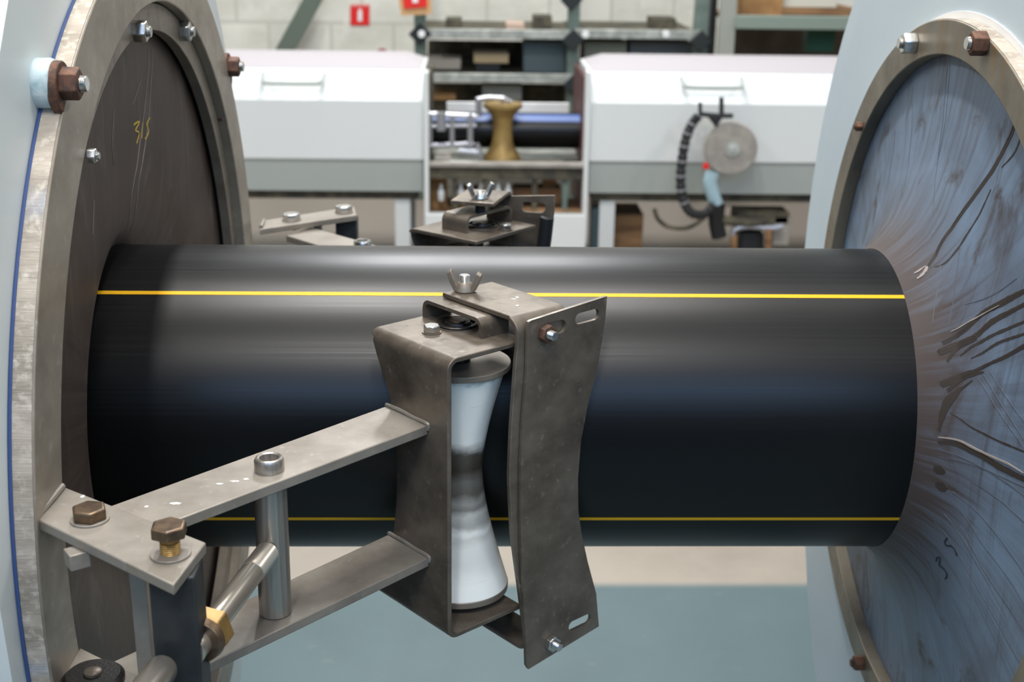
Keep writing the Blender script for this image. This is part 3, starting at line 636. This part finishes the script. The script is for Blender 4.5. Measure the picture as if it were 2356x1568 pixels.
def thing_child(name, parent, loc):
    o = bpy.data.objects.new(name, None); COL.objects.link(o); o.parent = parent; o.location = Vector(loc)-wloc(parent); o.empty_display_size = .03; return o
brassr = nyl
roller_arm('steel pipe guide in front of the thick black pipe, holding a white hourglass roller', lambda v: Vector(v), False)
roller_arm('steel pipe guide behind the thick black pipe, only its top showing', lambda v: Vector((v[0]+.014, -v[1]+.045, v[2])), True)

# ------------------------------------------------------------------ background line of machines
MY = 4.2
def hood(name, label, x0, x1, capx, group=None):
    root = thing(name, label, 'machine', ((x0+x1)/2, MY+.35, FL))
    z = lambda py, y: onY(1700, py, y).z
    ztop, zch, zfr, zsk = z(168, MY+.10), z(240, MY), z(375, MY), z(447, MY+.05)
    fr = [(MY, zfr), (MY, zch), (MY+.10, ztop), (MY+.62, ztop), (MY+.72, zch), (MY+.72, zfr)]
    bm = B(); add_prism(bm, [(x0, y, zz) for y, zz in fr], (x1-x0, 0, 0)); obj('cover', bm, white, root, .006)
    bm = B(); ins = .09; tz = .035
    a = [bm.verts.new(p) for p in ((x0+.01, MY+.10, ztop), (x1-.01, MY+.10, ztop), (x1-.01, MY+.62, ztop), (x0+.01, MY+.62, ztop))]
    b_ = [bm.verts.new(p) for p in ((x0+ins, MY+.20, ztop+tz), (x1-ins, MY+.20, ztop+tz), (x1-ins, MY+.52, ztop+tz), (x0+ins, MY+.52, ztop+tz))]
    quadface(bm, a); quadface(bm, b_)
    for k in range(4): quadface(bm, [a[k], a[(k+1) % 4], b_[(k+1) % 4], b_[k]])
    obj('lid', bm, lilac, root, .004)
    sk = [(MY+.015, zfr), (MY+.05, zsk), (MY+.67, zsk), (MY+.705, zfr)]
    bm = B(); add_prism(bm, [(x0+.005, y, zz) for y, zz in sk], (x1-x0-.01, 0, 0)); obj('skirt', bm, grn, root, .004)
    bm = B(); add_box(bm, ((x0+x1)/2, MY+.36, zsk-.02), (x1-x0-.06, .50, .05)); obj('underside_shade', bm, khaki, root)  # dark strip standing in for the shade beneath the hood
    for xx in (x0+.10, x1-.10):
        for yy in (MY+.15, MY+.6):
            bm = B(); add_box(bm, (xx, yy, (FL+zsk)/2), (.07, .07, zsk-FL)); obj('leg', bm, white, root, .004)
    zh = z(192, MY+.04)
    bm = B(); add_tube(bm, smooth([(capx-.13, MY+.055, zh+.02), (capx-.12, MY-.01, zh-.005), (capx-.09, MY-.015, zh-.012), (capx+.09, MY-.015, zh-.012), (capx+.12, MY-.01, zh-.005), (capx+.13, MY+.055, zh+.02)], 4), .009, 10); obj('handle', bm, grn, root)
    return root
xa = lambda px, py, y: onY(px, py, y).x
hood('machine_cover', 'white hooded machine at the back left with a lift handle', -2.35, xa(978, 350, MY)-.006, xa(672, 160, MY))
hood('machine_cover', 'white hooded machine at the back right behind the handwheel', xa(1352, 350, MY)+.006, 2.2, xa(1642, 180, MY))
# open middle section
gx0, gx1 = xa(978, 350, MY), xa(1352, 350, MY)
fr_ = thing('roller_stand', 'open white-sided stand between the two white hoods carrying the far pipe', 'stand', ((gx0+gx1)/2, MY+.3, FL))
for xx, px in ((gx0+.006, 970), (gx1-.006, 1350)):
    zt_, zb_ = onY(px, 165, MY-.02).z, onY(px, 560, MY-.02).z
    bm = B(); add_box(bm, (xx, MY+.02, (zt_+zb_)/2), (.020, .10, zt_-zb_)); obj('end_plate', bm, white, fr_, .003)
    bm = B(); add_box(bm, (xx+(.004 if px < 1000 else -.004), MY+.40, onY(px, 300, MY+.3).z-.05), (.014, .56, .62)); obj('side_panel', bm, khaki if px < 1000 else redmem, fr_, .003)
zb_ = onY(1160, 492, MY-.02).z; zc_ = onY(1160, 562, MY-.02).z
bm = B(); add_box(bm, ((gx0+gx1)/2, MY-.01, (zb_+FL)/2), (gx1-gx0+.0, .05, zb_-FL)); obj('bottom_panel', bm, white, fr_, .004)
for py, hh, m_, dy in ((352, .012, beam_m, .42), (378, .018, stone, .02), (395, .055, khaki, .05)):
    p = onY(1160, py, MY+dy); bm = B(); add_box(bm, ((gx0+gx1)/2, MY+dy, p.z), (gx1-gx0-.03, .06 if dy < .1 else .25, hh)); obj('cross_beam', bm, m_, fr_, .003)
p = onY(1180, 249, MY+.62); bm = B(); add_box(bm, ((gx0+gx1)/2+.02, MY+.62, p.z), (gx1-gx0-.12, .02, .055)); obj('rear_cover', bm, signwhite, fr_, .003)
p = onY(1070, 372, MY+.1); bm = B(); add_box(bm, (p.x-.02, MY+.08, p.z), (.16, .12, .03)); obj('bracket_plate', bm, beam_m, fr_, .003)
p = onY(1020, 372, MY+.1); bm = B(); add_box(bm, (p.x, MY+.10, p.z), (.07, .14, .06)); obj('bracket_block', bm, stone, fr_, .003)
p = onY(1180, 418, MY+.1); bm = B(); add_box(bm, ((gx0+gx1)/2, MY+.3, p.z+.015), (gx1-gx0-.03, .3, .02)); obj('tray', bm, khaki, fr_)
for px in (1046, 1115, 1230, 1300):
    p = onY(px, 440, MY+.05); bm = B(); add_box(bm, (p.x, MY+.06, p.z), (.022, .03, .16)); obj('support', bm, khaki if px != 1300 else rackgreen, fr_)
# far pipe
py_ = MY+.30; pc = onY(1220, 300, py_); rp = (onY(1220, 259, py_).z-onY(1220, 341, py_).z)/2
fp = thing('plastic_pipe', 'thin black pipe with a blue-tinted top behind the brass-coloured roller', 'pipe', (pc.x, py_, pc.z))
bm = B(); add_lathe(bm, (gx0+.002, py_, pc.z), (1, 0, 0), [(0, rp*.85), (0, rp), (gx1-gx0-.004, rp), (gx1-gx0-.004, rp*.85)], 64, 'loop'); obj('pipe_wall', bm, pipe_m, fp)
th0 = math.radians(112); bm = B(); rows = []
for k in range(6):
    q = th0+math.radians(7)*k-math.radians(5); rows.append([bm.verts.new((x, py_-abs(math.cos(q))*(rp+.0005)*(1 if math.cos(q) < 0 else -1), pc.z+math.sin(q)*(rp+.0005))) for x in (gx0+.004, gx1-.004)])
for a_, b_ in zip(rows, rows[1:]): quadface(bm, [a_[0], a_[1], b_[1], b_[0]])
e0 = [bm.verts.new((x, py_, pc.z+rp*.8)) for x in (gx0+.004, gx1-.004)]; quadface(bm, [rows[0][0], rows[0][1], e0[1], e0[0]]); quadface(bm, [rows[-1][0], rows[-1][1], e0[1], e0[0]])
obj('stripe', bm, M('blue_stripe', (.06, .12, .33), .4), fp, label='blue stripe')
# brass coloured roller
yr = py_-rp-.012; z1, z2 = onY(1155, 236, yr).z, onY(1158, 364, yr).z; xc = onY(1156, 300, yr).x; H_ = z1-z2; s_ = 1/F_PX*(yr-CAM.y+.1)*1.05
gold = M('ochre_roller', (.36, .24, .08), .45, .3, .4, noise=(18, (.24, .15, .05), .4, .65)); rl = thing('guide_roller', 'ochre hourglass roller in front of the thin far pipe', 'roller', (xc, yr, z2))
pr = [(0, 40), (.04, 40), (.10, 36), (.2, 27), (.32, 22), (.5, 20.5), (.68, 21), (.8, 26), (.9, 37), (.94, 42), (1, 42)]
bm = B(); add_lathe(bm, (xc, yr-.02, z2), (0, 0, 1), [(h*H_, r_*s_) for h, r_ in pr], 48); obj('roller_body', bm, gold, rl)
bm = B(); add_cyl(bm, (xc, yr-.02, z2-.03), (xc, yr-.02, z2+H_+.03), .009); add_tube(bm, smooth([(xc-.10, yr-.02, z1-.06), (xc-.10, yr-.02, z1), (xc-.085, yr-.02, z1+.018), (xc, yr-.02, z1+.02), (xc+.04, yr-.02, z1+.005)], 5), .009, 8); obj('fork', bm, greyal, rl)
# silver tube linkage to the left of it
lk = thing('tube_linkage', 'silver tube linkage at the left end of the far pipe', 'linkage', onY(1040, 390, MY+.05))
def seg(pts, r_, parent, m_, y, name='bar'):
    bm = B(); add_tube(bm, [onY(px, py, y) for px, py in pts], r_, 10); return obj(name, bm, m_, parent)
yl = MY+.10
for pts, r_ in (([(985, 262), (1100, 268)], .011), ([(985, 290), (1095, 288)], .009), ([(985, 335), (1040, 332), (1090, 330)], .010), ([(1040, 265), (1040, 338)], .012), ([(1082, 262), (1082, 340)], .013), ([(990, 262), (990, 335)], .010), ([(1096, 330), (1104, 345), (1106, 372)], .011), ([(1098, 225), (1098, 265)], .009), ([(1098, 228), (1125, 224), (1160, 226)], .009), ([(1015, 258), (1015, 300)], .022), ([(1055, 345), (1100, 350)], .016)):
    seg(pts, r_, lk, greyal, yl)
# cartons, blocks and the row of white bottles under the tray
for i, (a, b_, t_, bt, m_, nm, lb, cat) in enumerate(((985, 1028, 405, 482, card, 'cardboard_box', 'orange-brown carton at the left under the far roller', 'box'), (1050, 1108, 436, 482, card, 'cardboard_box', 'orange-brown carton behind the rear wing nut', 'box'),
        (1225, 1290, 433, 470, wood, 'wooden_block', 'brown wooden block at the right under the far pipe', 'wood block'), (1180, 1224, 433, 462, wood, 'wooden_block', 'smaller brown wooden block right of the white bottles', 'wood block'), (1250, 1280, 400, 431, wood, 'wooden_block', 'upright brown wooden block standing on the larger block', 'wood block'))):
    y_ = MY+.16+.012*i; p, q = onY(a, t_, y_), onY(b_, bt, y_); bm = B(); add_box(bm, ((p.x+q.x)/2, y_+.06, (p.z+q.z)/2), (q.x-p.x, .12, p.z-q.z)); tag(obj(nm, bm, m_, None, .003), lb, cat)
bwords = ['leftmost', 'second', 'third', 'fourth', 'fifth', 'rightmost']
for i, px in enumerate((1015, 1060, 1083, 1106, 1146, 1169)):
    y_ = MY+.10; p = onY(px, 446, y_); bm = B(); hh = .058
    add_lathe(bm, (p.x, y_, p.z-.03), (0, 0, 1), [(0, .012), (.004, .0145), (.045, .0145), (.056, .009), (.062, .006), (.075, .006), (.078, .0)], 20)
    tag(obj('plastic_bottle', bm, signwhite, None), '%s of the six small white bottles under the far pipe' % bwords[i] if i in (0, 5) else '%s from the left of six small white bottles under the far pipe' % bwords[i], 'bottle', 'white bottles under the far pipe')
p = onY(1160, 492, MY+.1)
bm = B(); add_box(bm, ((gx0+gx1)/2, MY+.20, onY(1160, 484, MY+.1).z-.01), (gx1-gx0-.02, .34, .02)); obj('shelf_board', bm, wood, fr_)

# handwheel with hose in front of the right hood
hy = MY-.14; hc = onY(1683, 341, hy)
hw = thing('grinding_wheel', 'grey disc with a black clamp in front of the right white hood', 'wheel', (hc.x, hy, hc.z))
bm = B(); rw = 56/F_PX*(hy-CAM.y+.2)*1.05; add_lathe(bm, (hc.x, hy+.03, hc.z), (-.12, -1, .04), [(0, rw*.94), (.005, rw), (.045, rw), (.05, rw*.96), (.05, 0)], 64); obj('disc', bm, stone, hw)
bm = B(); add_lathe(bm, (hc.x, hy-.02, hc.z), (-.12, -1, .04), [(0, .030), (.012, .030), (.012, .016), (.03, .014), (.03, 0)], 32); obj('hub', bm, beam_m, hw)
def tb(pts, r_, m_, nm, par=hw, y=hy): bm = B(); add_tube(bm, smooth([onY(a, b_, y) for a, b_ in pts], 4) if len(pts) > 2 else [onY(a, b_, y) for a, b_ in pts], r_, 10); return obj(nm, bm, m_, par)
tb([(1610, 262), (1650, 266), (1686, 266)], .011, blackr, 'clamp_bar'); tb([(1660, 224), (1660, 268)], .010, blackr, 'clamp_bar'); tb([(1611, 236), (1611, 264)], .008, blackr, 'clamp_bar')
bm = B(); add_prism(bm, [onY(a, b_, hy-.01) for a, b_ in ((1628, 268), (1664, 268), (1648, 294))], (0, .03, 0)); obj('clamp_jaw', bm, blackr, hw)
bm = B(); p = onY(1624, 382, hy-.02); add_lathe(bm, p, (0, -1, 0), [(0, .014), (.01, .012), (.01, 0)], 20); obj('red_knob', bm, red, hw, label='small red knob')
tb([(1640, 395), (1634, 420), (1640, 445), (1648, 470)], .03, ctl, 'neck'); 
hs = thing('flexible_hose', 'black segmented hose looping beside the grey disc', 'hose', onY(1600, 500, hy-.05))
path = smooth([onY(a, b_, hy-.05) for a, b_ in ((1608, 266), (1592, 285), (1578, 320), (1569, 370), (1566, 420), (1574, 465), (1592, 490), (1620, 492), (1645, 470))], 9); rads = [.021 if i % 3 else .0165 for i in range(len(path))]
bm = B(); add_tube(bm, path, rads, 12); obj('hose_sleeve', bm, blackr, hs)
for k in range(9, len(path)-24, 6):
    bm = B(); d_ = (path[k+1]-path[k]).normalized(); add_lathe(bm, path[k]-d_*.004, d_, [(0, .0225), (.008, .0225)], 16); obj('clip', bm, greyal, hs)
cb2 = thing('power_cable', 'dark cable hanging in a loop below the right white hood', 'cable', onY(1550, 530, MY+.0)); 
bm = B(); add_tube(bm, smooth([onY(a, b_, MY-.02) for a, b_ in ((1505, 480), (1515, 505), (1540, 522), (1580, 524), (1615, 505), (1635, 480))], 6), .010, 8); obj('sheath', bm, khaki, cb2)
# gearmotor under the right hood
gm = thing('gear_motor', 'dark motor with pale pipe fittings under the right white hood', 'motor', onY(1740, 600, MY+.1)); gy = MY+.02
for pts, r_, m_ in (([(1650, 470), (1648, 510), (1655, 545)], .035, blackr), ([(1655, 505), (1720, 512), (1760, 508)], .022, khaki), ([(1685, 545), (1690, 528), (1720, 520), (1770, 524), (1800, 520)], .014, greyal), ([(1688, 540), (1688, 600)], .016, wood), ([(1768, 525), (1768, 600)], .016, wood)): tb(pts, r_, m_, 'fitting', gm, gy)
for a, b_, t_, bt, m_ in ((1690, 1810, 482, 512, khaki), (1775, 1810, 490, 560, stone), (1700, 1750, 530, 580, blackr)):
    p, q = onY(a, t_, gy+.1), onY(b_, bt, gy+.1); bm = B(); add_box(bm, ((p.x+q.x)/2, gy+.12, (p.z+q.z)/2), (q.x-p.x, .14, p.z-q.z)); obj('housing', bm, m_, gm, .008)
bx = lambda nm, lb, cat, a, b_, t_, bt, y_, dp, m_, z0=None: (lambda p, q: tag(obj(nm, add_box(B(), ((p.x+q.x)/2, y_+dp/2, (p.z+(q.z if z0 is None else z0))/2), (q.x-p.x, dp, p.z-(q.z if z0 is None else z0))), m_, None, .003), lb, cat))(onY(a, t_, y_), onY(b_, bt, y_))
bx('wooden_crate', 'brown wooden crate on the floor under the right white hood', 'crate', 1392, 1478, 492, 560, MY+.30, .25, wood, FL)
bx('steel_post', 'dark teal post beside the brown crate under the right hood', 'post', 1362, 1387, 480, 560, MY+.12, .06, M('teal_paint', (.035, .065, .075), .5), FL)

# ------------------------------------------------------------------ storage rack, signs
RY = 5.9
rk = thing('storage_rack', 'green steel rack with two long shelf beams behind the machines', 'rack', (xa(1140, 100, RY), RY+.4, FL))
def upr(px, wpx, y=RY, m_=rackgreen, par=rk):
    p = onY(px, 100, y); w_ = wpx/F_PX*(y-CAM.y+.3); bm = B(); add_box(bm, (p.x, y+.03, (FL+1.2)/2), (w_, .06, 1.2-FL)); return obj('upright', bm, m_, par, .003)
for px, wp in ((966, 24), (1319, 26), (1612, 30)): upr(px, wp)
for px, wp in ((972, 16), (1322, 16)): upr(px, wp, RY+.8)
for x0, x1, py in ((966, 1319, 75), (966, 1319, 176), (1319, 1612, 76), (1319, 1612, 176), (966, 1319, 345)):
    p, q = onY(x0, py, RY), onY(x1, py, RY); bm = B(); add_box(bm, ((p.x+q.x)/2, RY-.02, p.z), (q.x-p.x, .05, .048)); obj('shelf_beam', bm, beam_m, rk, .003)
    p2_ = onY(x0, py, RY); bm = B(); add_box(bm, ((p.x+q.x)/2, RY+.42, p.z-.005), (q.x-p.x, .8, .018)); obj('shelf_deck', bm, khaki, rk)
for px, py in ((966, 78), (1318, 92), (1320, 195), (1315, 0), (1612, 95)):
    p = onY(px, py, RY-.06); bm = B(); add_box(bm, p, (.085, .03, .09), Matrix.Rotation(math.radians(45), 3, 'Y')); obj('node_plate', bm, rackdark, rk, .004)
for px, py in ((970, 78), (1347, 79), (1532, 78), (1333, 176)):
    p = onY(px, py, RY-.09); bm = B(); add_lathe(bm, p, (0, -1, 0), [(0, .02), (.012, .018), (.012, 0)], 20); obj('bolt_cap', bm, signwhite, rk)
# stored goods on the decks: each its own thing
goods = [(1025, 1062, 44, 68, khaki, 'dark green tin at the left end of the upper rack shelf', 'tin'), (1228, 1270, 38, 68, khaki, 'dark green tin near the middle upright on the upper shelf', 'tin'),
         (1500, 1555, 42, 70, khaki, 'dark green tin on the upper shelf right of the middle upright', 'tin'), (1165, 1207, 54, 70, M('pink_part', (.55, .40, .31), .6), 'pale pink carton on the upper rack shelf', 'carton'),
         (1090, 1170, 122, 146, M('tan_part', (.50, .38, .22), .7), 'tan board lying on dark blocks in the middle rack shelf', 'board'), (1095, 1150, 147, 168, blackr, 'black block under the tan board in the rack', 'block'),
         (986, 1060, 135, 160, M('pale_part', (.45, .40, .33), .7), 'pale flat carton at the left of the middle rack shelf', 'carton'), (985, 1048, 214, 230, card, 'orange carton at the left in the low rack bay', 'carton'),
         (1205, 1300, 95, 168, M('teal_part', (.10, .14, .15), .6), 'blue-grey bin left of the middle upright in the rack', 'bin'), (1345, 1440, 96, 160, M('buff_part', (.30, .30, .23), .7), 'buff bundle right of the middle upright in the rack', 'bundle'),
         (1450, 1590, 96, 165, M('slate_part', (.13, .14, .14), .6), 'dark slate bin at the right of the middle rack shelf', 'bin'), (1110, 1200, 195, 232, M('grey_part', (.34, .34, .29), .7), 'grey block in the low rack bay above the far pipe', 'block')]
for a, b_, t_, bt, m_, lb, cat in goods:
    y_ = RY+.10+.05*random.random(); bx('stored_'+cat, lb, cat, a, b_, t_, bt, y_, .22, m_)
for a, b_, t_, bt in ((985, 1310, 92, 172), (985, 1310, 190, 330), (1335, 1600, 90, 170)):
    p, q = onY(a, t_, RY+.7), onY(b_, bt, RY+.7); bm = B(); add_box(bm, ((p.x+q.x)/2, RY+.7, (p.z+q.z)/2), (q.x-p.x, .02, p.z-q.z)); obj('back_panel', bm, khaki if t_ > 91 else M('back_olive', (.20, .19, .15), .8, noise=(6, (.10, .095, .07), .4, .6)), rk)
# right pallet rack
rk2 = thing('pallet_rack', 'grey-green pallet rack at the upper right behind the right hood', 'rack', (xa(1800, 100, RY), RY+.4, FL)); 
upr(1672, 34, RY-.15, M('grey_post', (.33, .34, .29), .5), rk2); upr(1638, 14, RY+.3, rackdark, rk2); upr(2080, 34, RY-.15, M('grey_post2', (.33, .34, .29), .5), rk2)
p, q = onY(1690, 50, RY-.15), onY(2080, 50, RY-.15); bm = B(); add_box(bm, ((p.x+q.x)/2, RY-.15, p.z), (q.x-p.x, .06, .07)); obj('shelf_beam', bm, M('grey_green_beam', (.23, .28, .23), .5), rk2, .004)
bm = B(); add_box(bm, ((p.x+q.x)/2, RY+.3, p.z), (q.x-p.x, .8, .02)); obj('shelf_deck', bm, wood, rk2)
p, q = onY(1690, 66, RY+.7), onY(2080, 300, RY+.7); bm = B(); add_box(bm, ((p.x+q.x)/2, RY+.7, (p.z+q.z)/2), (q.x-p.x, .03, p.z-q.z)); obj('back_panel', bm, M('brown_back', (.15, .125, .09), .8, noise=(5, (.10, .085, .065), .4, .6)), rk2)
bx('wooden_pallet', 'orange-brown wooden pallet stack on the upper right rack beam', 'pallet', 1708, 1800, -40, 36, RY-.05, .5, card)
bx('stored_carton', 'brown carton with pale tape at the far right of the pallet rack', 'carton', 1802, 1975, 18, 36, RY-.05, .5, wood)
bx('stored_sack', 'cream sack on the brown carton of the pallet rack', 'sack', 1802, 1925, -30, 18, RY-.02, .4, M('cream_sack', (.62, .60, .50), .8))
bx('plastic_box', 'dark green plastic box hanging under the right rack beam', 'box', 1860, 1918, 68, 120, RY+.05, .12, green)
# signs
def sign(lb, cs, frame, y):
    P = [onY(a, b_, y) for a, b_ in cs]; c = sum(P, Vector())/4; root = thing('fire_sign', lb, 'sign', c)
    def sub(u0, v0, u1, v1, dy): 
        f = lambda u, v: (P[0]*(1-u)+P[1]*u)*(1-v)+(P[3]*(1-u)+P[2]*u)*v
        return [f(u0, v0)+Vector((0, dy, 0)), f(u1, v0)+Vector((0, dy, 0)), f(u1, v1)+Vector((0, dy, 0)), f(u0, v1)+Vector((0, dy, 0))]
    bm = B(); add_prism(bm, sub(0, 0, 1, 1, 0), (0, .006, 0)); obj('sign_face', bm, red, root)
    for u0, v0, u1, v1 in ((.40, .30, .62, .80), (.44, .20, .58, .30)): bm = B(); add_prism(bm, sub(u0, v0, u1, v1, -.004), (0, .004, 0)); obj('extinguisher_symbol', bm, signwhite, root)
    for u0, u1 in ((.06, .94),):
        bm = B(); add_prism(bm, sub(.06, .04, .94, .10, -.003), (0, .003, 0)); obj('sign_border', bm, M('sign_pink', (.75, .25, .22), .5), root)
    if frame: bm = B(); add_prism(bm, sub(-.18, -.2, 1.18, 1.28, .008), (0, .02, 0)); obj('cardboard_backing', bm, M('backing', (.62, .36, .16), .8), root)
    return root
sign('red and white fire extinguisher sign on the block wall', ((806, 11), (850, 11), (850, 58), (806, 58)), False, WY-.01)
sign('tilted red sign on an orange cardboard backing above the rack', ((922, -36), (980, -44), (983, 16), (930, 20)), True, RY-.12)
# diagonal brace and small red thing on the wall
db = thing('wall_brace', 'dark green diagonal brace leaning against the block wall', 'brace', onY(650, 200, WY-.3)); bm = B(); P0, P1 = onY(600, 215, WY-.25), onY(735, -30, WY-.25)
dd = (P1-P0).normalized(); pp = Vector((-dd.z, 0, dd.x))*.055; add_prism(bm, [P0-pp, P1-pp, P1+pp, P0+pp], (0, .06, 0)); obj('beam', bm, M('brace_green', (.12, .15, .115), .55), db, .003)
p = onY(877, 125, MY+.9); bm = B(); add_tube(bm, smooth([p+Vector((-.03, 0, -.03)), p+Vector((-.01, 0, .01)), p+Vector((.015, 0, .015)), p+Vector((.035, 0, -.03))], 5), .012, 8); tag(obj('valve_handle', bm, M('maroon', (.18, .03, .04), .5)), 'small dark red valve handle behind the left white hood', 'valve')
